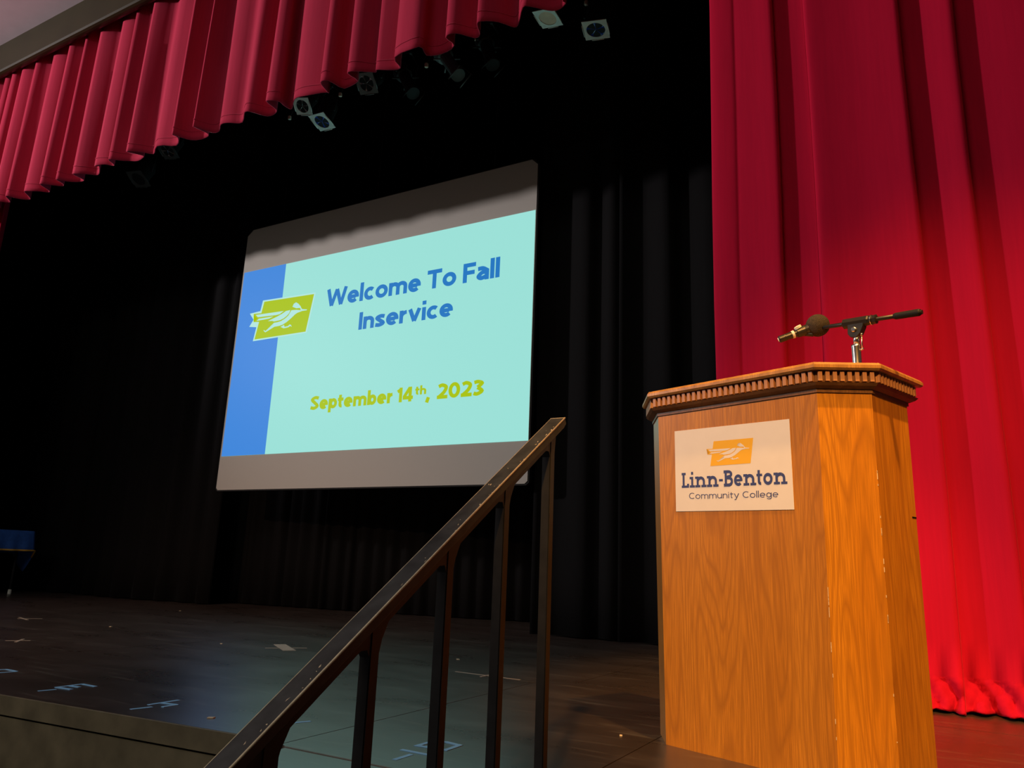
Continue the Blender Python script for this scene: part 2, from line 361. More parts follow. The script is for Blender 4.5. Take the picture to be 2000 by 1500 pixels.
# ================================================================ STRUCTURE
# ---- stage floor: dark sub-floor slab with painted hardboard panels laid on it
EDGE = [(-13, 1.20), (-3.2, 1.75), (-1.86, 1.855), (-1.76, 1.815), (4.5, 1.815)]
def edge_y(x):
    for (a, b), (c_, d_) in zip(EDGE, EDGE[1:]):
        if x <= c_: return b+(d_-b)*(x-a)/(c_-a)
    return EDGE[-1][1]
bm = BM(); prism(bm, [(x, y+.02) for x, y in EDGE]+[(4.5, 9), (-13, 9)], -.12, -.012)
floor = struct(obj('floor', bm, GAP))
XS1 = [-13, -9, -6.6, -4.2, -1.8, -.905, 1.5, 4.5]
g = .0022
for x0, x1 in zip(XS1, XS1[1:]):
    brk = [x for x, _ in EDGE if x0+g < x < x1-g]
    front = [(x, edge_y(x)) for x in [x0+g]+brk+[x1-g]]
    bm = BM(); prism(bm, front+[(x1-g, 3.6-g), (x0+g, 3.6-g)], -.018, 0); obj('floor_panel', bm, FLOOR, floor)
for (y0, y1, off) in ((3.6, 6.04, 1.2), (6.04, 8.48, 0)):
    xs = [-13]+[x for x in [(-12.6+off)+2.44*k for k in range(7)]]+[4.5]
    for x0, x1 in zip(xs, xs[1:]):
        bm = BM(); box(bm, x0+g, x1-g, y0+g, y1-g, -.018, 0); obj('floor_panel', bm, FLOOR, floor)
# ---- front of the stage: nosing board, shadow gap, fascia
def ribbon(path, z0, z1, thick):
    bm = BM(); prism(bm, [(x, y) for x, y in path]+[(x, y+thick) for x, y in path[::-1]], z0, z1); return bm
P1 = [(x, y-.004) for x, y in EDGE[:3]]
nos = struct(obj('trim_1', ribbon([(x, y-.008) for x, y in P1], -.066, -.0005, .03), OLIVE))
P2 = [(-13, 1.200), (-3.2, 1.750), (-1.86, 1.857), (-1.76, 1.83), (4.5, 1.83)]
wf = struct(obj('wall_front', ribbon([(x, y-.006) for x, y in P2], -.88, -.074, .05), OLIVE))
struct(obj('trim_2', ribbon([(x, y+.010) for x, y in P2], -.078, -.064, .03), GAP))
# ---- auditorium floor, ceiling, walls
struct(obj('floor', bx(-14, 6, -12, 1.9, -1.0, -.88), CARPET))
struct(obj('ceiling', bx(-14, 6, -12, 3.66, 6.13, 6.25), PLASTER))
struct(obj('wall_left', bx(-14.1, -14, -12, 4.1, -1, 6.2), WALLH))
struct(obj('wall_right', bx(6, 6.1, -12, 4.1, -1, 6.2), WALLH))
struct(obj('wall_back', bx(-14, 6, -12.1, -12, -1, 6.2), WALLH))
# proscenium: header beam and the two piers
hb = bx(-14, 6, 3.655, 3.74, 5.745, 6.9, bevel=.03); struct(obj('trim_3', hb, HEADER))
struct(obj('wall_proscenium_right', bx(1.35, 6, 3.5, 3.8, -.02, 6.9), OLIVE))
struct(obj('wall_proscenium_left', bx(-14, -9.75, 3.5, 3.8, -.02, 6.9), OLIVE))
# stage house
struct(obj('wall_stage_back', bx(-13.1, 4.6, 8.9, 9, -.1, 9), LOFT))
struct(obj('wall_stage_left', bx(-13.1, -13, 3.7, 9, -.1, 9), LOFT))
struct(obj('wall_stage_right', bx(4.5, 4.6, 3.7, 9, -.1, 9), LOFT))
struct(obj('ceiling', bx(-13.1, 4.6, 3.7, 9, 9, 9.1), LOFT))

# ================================================================ CURTAINS
def curtain(name, path, zs, mat, fn=None, thick=.006, parent=None, k=4):
    """path of (x,y) controls -> hanging cloth; fn(i, n, z, co) may move a point"""
    pts = [Vector((v.x, v.y)) for v in catmull([(a, b, 0) for a, b in path], k)]
    bm = BM(); rows = []
    for z in zs: rows.append([bm.verts.new(fn(i, len(pts), z, p) if fn else (p.x, p.y, z)) for i, p in enumerate(pts)])
    for a, b in zip(rows, rows[1:]):
        for i in range(len(pts)-1): bm.faces.new((a[i], a[i+1], b[i+1], b[i])).smooth = True
    o = obj(name, bm, mat, parent)
    md = o.modifiers.new('thickness', 'SOLIDIFY'); md.thickness = thick; md.offset = 1
    return o
# --- red valance: hem outline measured, extended to both sides with similar folds
HEM = [[-8.546,3.769],[-8.467,3.837],[-8.362,3.732],[-8.296,3.809],[-8.209,3.888],[-8.161,3.872],[-8.052,3.755],[-7.931,3.812],[-7.859,3.89],[-7.792,3.859],[-7.724,3.73],[-7.657,3.797],[-7.581,3.875],[-7.502,3.834],[-7.47,3.745],[-7.412,3.825],[-7.321,3.896],[-7.223,3.88],[-7.204,3.753],[-7.098,3.821],[-7.008,3.89],[-6.824,3.787],[-6.855,3.756],[-6.753,3.789],[-6.684,3.838],[-6.64,3.811],[-6.602,3.736],[-6.519,3.822],[-6.41,3.874],[-6.29,3.87],[-6.252,3.842],[-6.315,3.722],[-6.233,3.782],[-6.128,3.866],[-5.978,3.796],[-5.792,3.857],[-5.678,3.785],[-5.684,3.727],[-5.66,3.78],[-5.602,3.855],[-5.439,3.895],[-5.374,3.85],[-5.405,3.727],[-5.384,3.777],[-5.32,3.862],[-5.233,3.864],[-5.152,3.811],[-5.05,3.822],[-4.944,3.861],[-4.816,3.772],[-4.751,3.787],[-4.68,3.888],[-4.604,3.9],[-4.542,3.857],[-4.526,3.734],[-4.432,3.768],[-4.434,3.838],[-4.414,3.903],[-4.299,3.822],[-4.171,3.816],[-4.003,3.868],[-3.986,3.862],[-3.945,3.743],[-3.873,3.75],[-3.832,3.886],[-3.669,3.858],[-3.677,3.749],[-3.607,3.75],[-3.49,3.842],[-3.459,3.822],[-3.368,3.854],[-3.276,3.879],[-3.241,3.765],[-3.011,3.741],[-3.017,3.844],[-2.917,3.888],[-2.771,3.842],[-2.775,3.744],[-2.705,3.743],[-2.606,3.846],[-2.542,3.819],[-2.51,3.732],[-2.473,3.719],[-2.376,3.787],[-2.302,3.87],[-2.249,3.845],[-2.159,3.738],[-2.114,3.755],[-2.022,3.828],[-1.952,3.853],[-1.887,3.827],[-1.888,3.79]]
rnd = random.Random(3)
left = []; x = HEM[0][0]; k = 0
while x > -9.9:
    x -= rnd.uniform(.07, .12); left.append((x, 3.80+(.065 if k % 2 else -.065)+rnd.uniform(-.015, .015))); k += 1
right = []; x = HEM[-1][0]; k = 0
while x < 1.4:
    x += rnd.uniform(.10, .18); right.append((x, 3.82+(.05 if k % 2 else -.06)+rnd.uniform(-.015, .015))); k += 1
VP = left[::-1]+[tuple(p) for p in HEM]+right
# local mean line so the folds can tighten towards the top
def val_fn(i, n, z, p):
    t = (z-4.13)/(6.6-4.13)
    y = p.y+(3.84-p.y)*.30*t
    return (p.x+.012*t*sin(p.x*9), y+.012*t, z+.006*sin(p.x*23)*(1-t))
val = curtain('valance', VP, [4.13, 4.17, 4.215, 4.4, 4.8, 5.3, 5.9, 6.6], REDV, val_fn, .007, k=3)
tag(val, 'crimson pleated velvet valance hanging below the dark header across the stage', 'valance')
# hem stitch line
st = curtain('hem_band', [(p[0], p[1]-.004) for p in VP], [4.205, 4.212], REDV, None, .006, val, k=3)
# --- right grand drape
GD = [(-1.010, 4.10), (-1.012, 4.065), (-.97, 4.035), (-.90, 4.03), (-.875, 4.045), (-.85, 4.035), (-.76, 4.0), (-.69, 3.965), (-.665, 3.96), (-.655, 3.985), (-.665, 4.05), (-.62, 4.07), (-.54, 4.075), (-.48, 4.06), (-.470, 4.03), (-.462, 3.99), (-.43, 3.985), (-.34, 4.005), (-.22, 4.01), (-.10, 3.975), (-.03, 3.945), (-.008, 3.94), (.002, 3.965), (-.01, 4.04), (.03, 4.09), (.09, 4.085), (.16, 4.03), (.215, 3.975), (.238, 3.965), (.248, 3.99), (.24, 4.06), (.28, 4.10), (.36, 4.08), (.47, 4.02), (.56, 3.98), (.60, 3.98), (.60, 4.05), (.66, 4.10), (.8, 4.05), (.92, 3.98), (.95, 4.0), (.96, 4.08), (1.1, 4.08), (1.25, 4.0), (1.4, 4.05), (1.6, 4.0)]
def gd_fn(i, n, z, p):
    y = 4.04+(p.y-4.04)*.40; x = p.x+.010*sin(z*1.3+p.x*4)
    if z < .14:  # gathered hem dragging on the floor
        t = (1-z/.14)
        y += -.06*t*t*(1+.6*sin(x*37)+.5*sin(x*83+1))+.018*sin(x*61+z*40)+.014*sin(x*97-z*70)*t
        z = max(.004, z+.012*sin(x*29)*t*(1-t))
        if t > .95: z = .004+.010*abs(sin(x*21+.4))
    return (x, y, z)
zs = [0.0, .02, .04, .06, .08, .10, .12, .135, .15, .3, .6, 1, 1.5, 2, 2.6, 3.2, 3.9, 4.6, 5.4, 6.4]
gd = curtain('grand_drape', GD, zs, RED, gd_fn, .008, k=5)
tag(gd, 'tall bright red velvet stage curtain hanging to the floor behind the podium', 'curtain', 'red house curtains')
curtain('hem_stitch', [(a, b-.0035) for a, b in GD], [.149, .1515], REDV, lambda i, n, z, p: (p.x+.010*sin(z*1.3+p.x*4), 4.04+(p.y-4.04)*.40-.0012, z), .004, gd, k=5)
LGD = [(-9.05-.12*k, 4.10+(.05 if k % 2 else -.05)) for k in range(10)][::-1]
lg = curtain('grand_drape', LGD, [.005, 1, 2, 3, 4, 5, 6.4], RED, None, .008)
tag(lg, 'sliver of red stage curtain at the far left edge below the valance end', 'curtain', 'red house curtains')
# --- black drapes
def folds(path, step, amp, seed):
    rn = random.Random(seed); out = []; k = 0
    for (a, b) in zip(path, path[1:]):
        A, B = Vector(a), Vector(b); L = (B-A).length; d = (B-A)/L; n_ = Vector((-d.y, d.x)); s = 0
        while s < L-step*.5:
            p = A+d*s+n_*amp*(1 if k % 2 else -1)*rn.uniform(.5, 1.2); out.append((p.x, p.y)); k += 1; s += step*rn.uniform(.6, 1.4)
    out.append(tuple(path[-1])); return out
ZB = [.01, .5, 1.2, 2.2, 3.5, 5, 6.8, 8.6]
b1 = curtain('black_drape', folds([(-12.9, 5.7), (-9.3, 5.85), (-8.335, 5.78), (-7.15, 5.98)], .17, .055, 11), ZB, BLACK, lambda i, n, z, p: (p.x, p.y, z), .008, k=4)
tag(b1, 'black velour drape with wide folds at stage left of the projection screen', 'curtain', 'black stage drapes')
b2 = curtain('black_drape', folds([(-7.6, 6.38), (-6.858, 6.42), (-5.446, 6.62), (-4.421, 6.80), (-3.3, 7.1)], .085, .035, 12), ZB, BLACK, None, .008, k=4)
tag(b2, 'black drape in narrow pleats hanging behind and below the projection screen', 'curtain', 'black stage drapes')
b3 = curtain('black_drape', folds([(-3.02, 5.75), (-2.6, 5.80), (-2.27, 5.86)], .15, .05, 13), ZB, BLACK, None, .008, k=4)
tag(b3, 'black drape with loose folds just right of the projection screen', 'curtain', 'black stage drapes')
b4 = curtain('black_drape', folds([(-2.25, 5.72), (-1.5, 5.86), (.5, 6.0), (3.5, 6.0)], .16, .055, 14), ZB, BLACK, None, .008, k=4)
tag(b4, 'black drape between the screen side drape and the red curtain', 'curtain', 'black stage drapes')
bd = curtain('black_border', folds([(-12.9, 5.3), (4.3, 5.3)], .3, .06, 15), [5.55, 6.5, 7.5, 8.8], BLACK, None, .008, k=3)
tag(bd, 'black overhead border drape behind the hanging stage lights', 'curtain')

# ================================================================ PROJECTION SCREEN
SY = 5.6
scr = thing('projection_screen', 'large projection screen showing a pale cyan welcome slide with blue side bar', 'screen', (-4.93, SY, 1.21))
def W2L(x, y, z): return (x+4.93, y-SY, z-1.21)
OUT = [(-6.79, 1.212), (-3.045, 1.212), (-3.018, 1.235), (-3.014, 4.155), (-3.075, 4.215), (-6.73, 4.215), (-6.812, 4.150), (-6.815, 1.235)]
def flatpoly(bm, P, y0, y1):
    a = [bm.verts.new(W2L(x, y0, z)) for x, z in P]; b = [bm.verts.new(W2L(x, y1, z)) for x, z in P]
    bm.faces.new(a); bm.faces.new(b[::-1])
    for i in range(len(P)): bm.faces.new((a[i], b[i], b[(i+1) % len(P)], a[(i+1) % len(P)]))
bm = BM(); flatpoly(bm, OUT, SY, SY+.02); obj('screen_fabric', bm, SCREENF, scr)
bm = BM(); flatpoly(bm, [(x+(.012 if x > -5 else -.012), z+(.012 if z > 2 else -.012)) for x, z in OUT], SY+.006, SY+.045); obj('frame', bm, SCREENB, scr)
for cx_ in (-6.3, -4.93, -3.5):
    bm = BM(); tube(bm, [W2L(cx_, SY+.03, 4.22), W2L(cx_, SY+.03, 8.99)], .003, 6); obj('suspension_cable', bm, SCREENB, scr)
SX0, SX1, SZ0, SZ1 = -6.79, -3.022, 1.575, 3.695
bm = BM(); flatpoly(bm, [(SX0, SZ0), (SX1, SZ0), (SX1, SZ1), (SX0, SZ1)], SY-.003, SY-.0005); sl = obj('slide', bm, SL_W, scr)
sl['label'] = 'pale cyan glowing slide with welcome text'
def pl(off): return lambda u, v: W2L(u, SY-.003-off, v)
def rect(a, b, c, d): return [[(a, c), (b, c), (b, d), (a, d)]]
decal('blue_bar', rect(SX0, -6.132, SZ0, SZ1), pl(.001), SL_B, sl)
PO = [(-6.43, 3.308), (-5.640, 3.288), (-5.712, 2.848), (-6.515, 2.845)]
PI_ = [(-6.405, 3.290), (-5.662, 3.272), (-5.730, 2.862), (-6.492, 2.862)]
decal('logo_outline', [PO, [(-6.615, 3.178), (-6.41, 3.19), (-6.46, 3.0), (-6.60, 3.022), (-6.545, 3.098)]], pl(.002), SL_O, sl)
def LP(o, P): # basis -> slide coordinates
    (ax, az), (bx_, bz), _, (dx, dz) = PI_
    return [(ax+u*(bx_-ax)+v*(dx-ax), az+u*(bz-az)+v*(dz-az)) for u, v in P]
decal('logo', [PI_, LP(0, LOGO_TAIL)], pl(.003), SL_G, sl)
decal('roadrunner_emblem', [LP(0, p) for p in LOGO_W], pl(.004), SL_O, sl)
def TX(txt, t, x0, x1, z0, cap, mat, nm, **k):
    for q in words(txt, t, x1-x0, cap, **k): decal(nm, [[(v[0]+x0, v[1]+z0) for v in f] for f in q], pl(.002), mat, sl)
TX('Welcome To Fall', .215, -5.475, -3.372, 3.100, .193, SL_T, 'lettering', ls=.055, sp=.30)
TX('Inservice', .215, -5.005, -3.866, 2.793, .185, SL_T, 'lettering', ls=.055)
TX('September 14', .235, -5.556, -4.262, 2.004, .143, SL_G, 'lettering', ls=.055, sp=.30)
TX('th', .22, -4.240, -4.113, 2.062, .085, SL_G, 'lettering', ls=.055)
TX(',', .26, -4.108, -4.075, 2.004, .143, SL_G, 'lettering')
TX('2023', .235, -3.988, -3.484, 2.003, .146, SL_G, 'lettering', ls=.055)

# ================================================================ PODIUM
pod = thing('podium', 'orange oak podium with chamfered corners, dentil cornice and white poster', 'podium', (-.5803, 2.4916, 0), -.35)
HW, CH, SD, LEAN = .290, .113, .245, .022
def plan(o=0.0, l=0.0):
    """outline of the body grown outwards by o; l pushes the left side out (the body leans slightly)"""
    k = math.tan(R(22.5))
    return [(-HW-o*k-l, -o), (HW+o*k, -o), (HW+CH+o, CH-o*k), (HW+CH+o, CH+SD+o), (-HW-CH-o-l, CH+SD+o), (-HW-CH-o-l, CH-o*k)]
A0, A1 = plan(), plan(0, LEAN); I0, I1 = plan(-.018), plan(-.018, LEAN)
def pane(i, j, mat, name, z0=0.0, z1=1.10):
    bm = BM(); prism(bm, [A0[i], A0[j], I0[j], I0[i]], z0, z1, [A1[i], A1[j], I1[j], I1[i]])
    bmesh.ops.recalc_face_normals(bm, faces=bm.faces[:])
    return obj(name, bm, mat, pod)
pane(0, 1, OAK_F, 'front_panel'); pane(1, 2, OAK_C, 'corner_panel'); pane(5, 0, OAK_L, 'corner_panel')
sp = pane(2, 3, OAK_S, 'side_panel'); pane(4, 5, OAK_S, 'side_panel')
bm = BM(); prism(bm, plan(-.019), .60, .62); bmesh.ops.recalc_face_normals(bm, faces=bm.faces[:]); obj('shelf', bm, OAK_D, pod)
# small split near the rear edge of the side panel and worn edges
bm = BM(); box(bm, HW+CH-.0005, HW+CH+.0012, CH+SD-.03, CH+SD-.001, .735, .739); obj('split', bm, GAP, sp)
bm = BM()
rn = random.Random(5)
for zz in [rn.uniform(0.02, .9) for _ in range(15)]:
    x, y = A0[2]; box(bm, x-.0012, x+.0004, y-.0014, y+.0004, zz, zz+rn.uniform(.003, .022))
for zz in [rn.uniform(0.02, .5) for _ in range(9)]:
    x, y = A0[1]; box(bm, x-.0008, x+.0006, y-.0005, y+.0008, zz, zz+rn.uniform(.006, .03))
obj('chipped_edges', bm, BARE, pod)['kind'] = 'stuff'
# cornice
cor = BM()
def ring(bm, o0, o1, z0, z1):
    prism(bm, plan(o0, LEAN), z0, z1, plan(o1, LEAN))
ring(cor, .034, .040, 1.152, 1.158); ring(cor, .040, .040, 1.158, 1.167); ring(cor, .040, .034, 1.167, 1.175)
bmesh.ops.recalc_face_normals(cor, faces=cor.faces[:])
obj('top_board', cor, OAK_T, pod)
bm = BM(); ring(bm, .015, .015, 1.116, 1.152); bmesh.ops.recalc_face_normals(bm, faces=bm.faces[:])
band = obj('cornice', bm, OAK_D, pod)
bm = BM(); ring(bm, .006, .020, 1.100, 1.108); ring(bm, .020, .027, 1.108, 1.116); bmesh.ops.recalc_face_normals(bm, faces=bm.faces[:])
obj('lower_moulding', bm, OAK_D, band)
bm = BM(); ring(bm, .004, .004, 1.089, 1.0995); bmesh.ops.recalc_face_normals(bm, faces=bm.faces[:]); obj('fillet_strip', bm, OAK_D, band)
PD = plan(.015, LEAN); dm = None
for i, (a, b) in enumerate([(0, 1), (1, 2), (2, 3), (4, 5), (5, 0)]):
    A, B = Vector(PD[a]), Vector(PD[b]); L = (B-A).length; d = (B-A)/L; cnt = max(2, round(L/.0212)); pitch = L/cnt
    for k in range(cnt):
        c = A+d*(pitch*(k+.5))
        if dm is None:
            t_ = obj('dentil', bx(-.0062, .0062, -.0125, .0, 1.119, 1.1505, bevel=.0012), DENT, band); dm = t_.data
        else:
            t_ = bpy.data.objects.new('dentil', dm); link(t_, band)
        t_.location = (c.x, c.y, 0); t_.rotation_euler = (0, 0, math.atan2(d.y, d.x))
# poster
post = thing('poster', 'white college poster with roadrunner logo fixed to the podium front', 'poster', (-.5803, 2.4916, 0), -.35)
PX0, PX1, PZ0, PZ1 = .0545-HW, .4885-HW, .7450, 1.0225
def lean(z): return 0
bm = BM()
PPTS = [(PX0-.001, PZ0+.003), (PX1+.001, PZ0-.003), (PX1-.001, PZ1-.004), (PX0-.003, PZ1+.004)]
a = [bm.verts.new((x, -.0022, z)) for x, z in PPTS]; b = [bm.verts.new((x, -.0002, z)) for x, z in PPTS]
bm.faces.new(a); bm.faces.new(b[::-1])
for i in range(4): bm.faces.new((a[i], b[i], b[(i+1) % 4], a[(i+1) % 4]))
bmesh.ops.recalc_face_normals(bm, faces=bm.faces[:]); sheet = obj('sheet', bm, PAPER, post)
def pp(off): return lambda u, v: (u-HW, -.0022-off, v)
LT = [(.2117, .9755), (.3605, .9725), (.3480, .8920), (.1966, .8935)]
def LQ(P):
    (ax, az), (bx_, bz), _, (dx, dz) = LT
    return [(ax+u*(bx_-ax)+v*(dx-ax), az+u*(bz-az)+v*(dz-az)) for u, v in P]
decal('logo', [LT, LQ(LOGO_TAIL)], pp(.0004), GREENINK, sheet)
decal('roadrunner_emblem', [LQ(p) for p in LOGO_W], pp(.0007), PAPER, sheet)
def TP(txt, t, x0, x1, z0, cap, nm, **k):
    for q in words(txt, t, x1-x0, cap, **k): decal(nm, [[(v[0]+x0, v[1]+z0-.0075*v[0]/(x1-x0)) for v in f] for f in q], pp(.0005), NAVY, sheet)
TP('Linn-Benton', .19, .0795, .4700, .8270, .0510, 'lettering', slab=True, ls=.085)
TP('Community College', .105, .1092, .4396, .7885, .0205, 'lettering', ls=.13, sp=.38)

# ================================================================ MICROPHONE ON BOOM
mic = thing('microphone_boom_stand', 'short black boom on a chrome tube rising from the podium top', 'microphone stand', (-.5803, 2.4916, 0), -.35)
D_ = .17; sx = .341
bm = BM(); lathe(bm, (sx-.0, D_, 1.175), (0, 0, 1), [(0, .022), (.006, .022), (.008, .014), (.016, .0135), (.078, .0135), (.084, .0145), (.09, .0145), (.092, .009)], 24); obj('lower_tube', bm, CHROME, mic, True)
bm = BM(); tube(bm, [(sx+.002, D_, 1.262), (sx+.004, D_, 1.305)], .0098, 18); obj('upper_tube', bm, CHROME, mic)
bm = BM(); tube(bm, [(sx+.020, D_-.004, 1.248), (sx+.021, D_-.004, 1.295)], .0022, 8); tube(bm, [(sx+.012, D_, 1.246), (sx+.024, D_-.004, 1.249)], .003, 8); tube(bm, [(sx+.0205, D_-.004, 1.291), (sx+.022, D_-.004, 1.300)], .004, 8); obj('key_rod', bm, CHROME, mic)
# yoke
def xzpoly(P, y0, y1):
    bm = BM(); a = [bm.verts.new((x, y0, z)) for x, z in P]; b = [bm.verts.new((x, y1, z)) for x, z in P]
    bm.faces.new(a); bm.faces.new(b[::-1])
    for i in range(len(P)): bm.faces.new((a[i], b[i], b[(i+1) % len(P)], a[(i+1) % len(P)]))
    bmesh.ops.recalc_face_normals(bm, faces=bm.faces[:]); bmesh.ops.bevel(bm, geom=bm.edges[:], offset=.0012, segments=1, affect='EDGES'); return bm
yk = xzpoly([(sx-.018, 1.336), (sx-.019, 1.302), (sx-.010, 1.290), (sx+.008, 1.287), (sx+.020, 1.298), (sx+.031, 1.320), (sx+.033, 1.336)], D_-.013, D_+.013)
yoke = obj('yoke', yk, MICB, mic)
bm = BM(); lathe(bm, (sx+.002, D_-.012, 1.313), (0, -1, 0), [(0, .0085), (.004, .0085), (.006, .006)], 16); obj('bolt', bm, CHROME, yoke)
tl = .034/.105*.4
def bz(x): return 1.3385+(x-.36)*-.075*0+(x-.36)*-.06
dirb = Vector((1, 0, -.055)).normalized()
cl = BM(); lathe(cl, (.304, D_, bz(.304)), dirb, [(0, .011), (.003, .0165), (.08, .0165), (.084, .0145), (.096, .0145), (.106, .0155), (.108, .011)], 8); obj('clutch_body', cl, MICB, mic)
bm = BM(); lathe(bm, (.304+.090, D_, bz(.304+.090)), dirb, [(0, .0166), (.0025, .0166)], 20); obj('silver_ring', bm, CHROME, mic)
bm = BM(); tube(bm, [(.190, D_, bz(.190)), (.545, D_, bz(.545))], .0068, 14); bar = obj('boom_arm', bm, MICB, mic)
bm = BM(); lathe(bm, (.462, D_, bz(.462)), dirb, [(0, .008), (.006, .0105), (.074, .0112), (.078, .009)], 18); obj('end_grip', bm, FIXT, mic)
# microphone: tail towards the audience, foam ball behind
m2 = thing('microphone', 'black handheld microphone with round grey foam windscreen held by the boom clip', 'microphone', (-.5803, 2.4916, 0), -.35)
T0 = Vector((.112, D_-.06, 1.316)); T1 = Vector((.211, D_+.015, 1.362)); dm_ = (T1-T0).normalized(); LL = (T1-T0).length
bm = BM(); lathe(bm, T0, dm_, [(0, .0095), (.002, .0118), (.02, .0118), (.022, .0114), (.060, .0125), (.085, .0150), (LL-.02, .021)], 24); obj('handle', bm, MICB, m2, False)
bm = BM(); lathe(bm, T0-dm_*.0006, dm_, [(0, .0082), (.003, .0082)], 20); obj('connector', bm, STEEL, m2)
bm = BM(); u_, v_ = frame_of(dm_); tube(bm, [T0-dm_*.0016-v_*.0062, T0-dm_*.0016+v_*.0062], .0022, 8); obj('connector_pin', bm, SILVER, m2)
bm = BM(); lathe(bm, T0+dm_*.044, dm_, [(0, .0131), (.008, .0133)], 24); obj('white_band', bm, PAPER, m2)
bm = BM(); bmesh.ops.create_icosphere(bm, subdivisions=4, radius=.0375, matrix=Matrix.Translation(T1)); obj('foam_windscreen', bm, FOAM, m2, True)
bm = BM(); lathe(bm, T0+dm_*.060, dm_, [(0, .0145), (.002, .0160), (.028, .0178), (.030, .017)], 20); clp = obj('clip', bm, MICB, mic)
c0 = T0+dm_*.074
bm = BM(); tube(bm, [c0+Vector((0, .004, -.006)), c0+Vector((.03, .02, -.012)), Vector((.200, D_, bz(.2)))], .0075, 12); obj('clip_joint', bm, MICB, mic)
bm = BM(); lathe(bm, c0+Vector((-.002, -.010, .010)), (-.25, -.5, .8), [(0, .012), (.008, .012), (.009, .009)], 14); obj('clip_plate', bm, SILVER, mic)

# ================================================================ STAIRS AND HANDRAIL
RX = -.88; SLOPE = .657
POSTS = [1.787, 1.556, 1.333, 1.11, .888]
st_ = thing('stage_stairs', 'black steps up to the stage beneath the handrail', 'stairs', (-1.3, 1.3, -.88))
def sb(name, *a, mat=FLOOR, **k):
    bm = BM(); box(bm, *a, **k); bmesh.ops.translate(bm, verts=bm.verts[:], vec=(1.3, -1.3, .88)); return obj(name, bm, mat, st_)
sb('landing', -1.755, -.86, 1.60, 1.806, -.03, 0)
for k in range(5):
    y1 = 1.60-.2235*k+.0
    z = -.147*(k+1)
    if z < -.86: break
    sb('tread', -1.755, -.86, y1-.2235, y1+.01, z-.03, z)
    sb('riser', -1.745, -.87, y1+.001, y1+.012, z, z+.117, mat=OLIVE)
sb('stringer', -1.755, -1.735, .5, 1.8, -.88, -.74, mat=OLIVE)
struct(obj('trim_4', bx(-1.765, -1.30, 1.8065, 1.8145, -.03, .0015), flat('dull_joint_strip', (.16, .13, .11), .6, noise=.3, nscale=40)))
rail = thing('stair_handrail', 'sloping black handrail with worn pale edge and square steel posts beside the steps', 'handrail', (RX, 1.3, -.88))
def rz(y): return .945+(y-1.838)*SLOPE
def yz(P, x0, x1):
    bm = BM(); a = [bm.verts.new((x0-RX, y-1.3, z+.88)) for y, z in P]; b = [bm.verts.new((x1-RX, y-1.3, z+.88)) for y, z in P]
    bm.faces.new(a); bm.faces.new(b[::-1])
    for i in range(len(P)): bm.faces.new((a[i], b[i], b[(i+1) % len(P)], a[(i+1) % len(P)]))
    bmesh.ops.recalc_face_normals(bm, faces=bm.faces[:]); return bm
y0r, y1r = .60, 1.838
capP = [(y0r, rz(y0r)), (y1r, rz(y1r)), (y1r+.010, rz(y1r)-.016), (y1r-.004, rz(y1r)-.030), (y0r, rz(y0r)-.024)]
cap = obj('rail_cap', yz(capP, RX-.044, RX), RAILP, rail)
bv = cap.modifiers.new('bevel', 'BEVEL'); bv.width = .0025; bv.segments = 2
bm = BM()
for (dx, r) in ((0, .0021), (-.044, .0009)):
    tube(bm, [(dx-.0006*(1 if dx == 0 else -1), y0r-1.3, rz(y0r)+.88-.0012), (dx-.0006*(1 if dx == 0 else -1), y1r-1.3, rz(y1r)+.88-.0012)], r, 8)
tube(bm, [(-.044, y1r-1.3, rz(y1r)+.88-.0010), (0, y1r-1.3, rz(y1r)+.88-.0010)], .0010, 8)
we = obj('worn_edge', bm, BARE, cap); we['label'] = 'bare wood showing along the worn rail edge'
rn = random.Random(9); bm = BM()
for _ in range(34):
    yy = rn.uniform(.75, 1.82); xx = -.002-abs(rn.gauss(0, .008)) if rn.random() < .7 else rn.uniform(-.042, -.004); L_ = rn.uniform(.002, .009)
    a_ = rn.uniform(-.5, .5); w_ = rn.uniform(.0006, .0020)
    P = [(xx, yy), (xx+w_, yy+L_*.4), (xx+a_*.004, yy+L_), (xx-w_, yy+L_*.5)]
    bm.faces.new([bm.verts.new((x, y-1.3, rz(y)+.88+.0004)) for x, y in P])
obj('paint_chips', bm, BARE, cap)['kind'] = 'stuff'
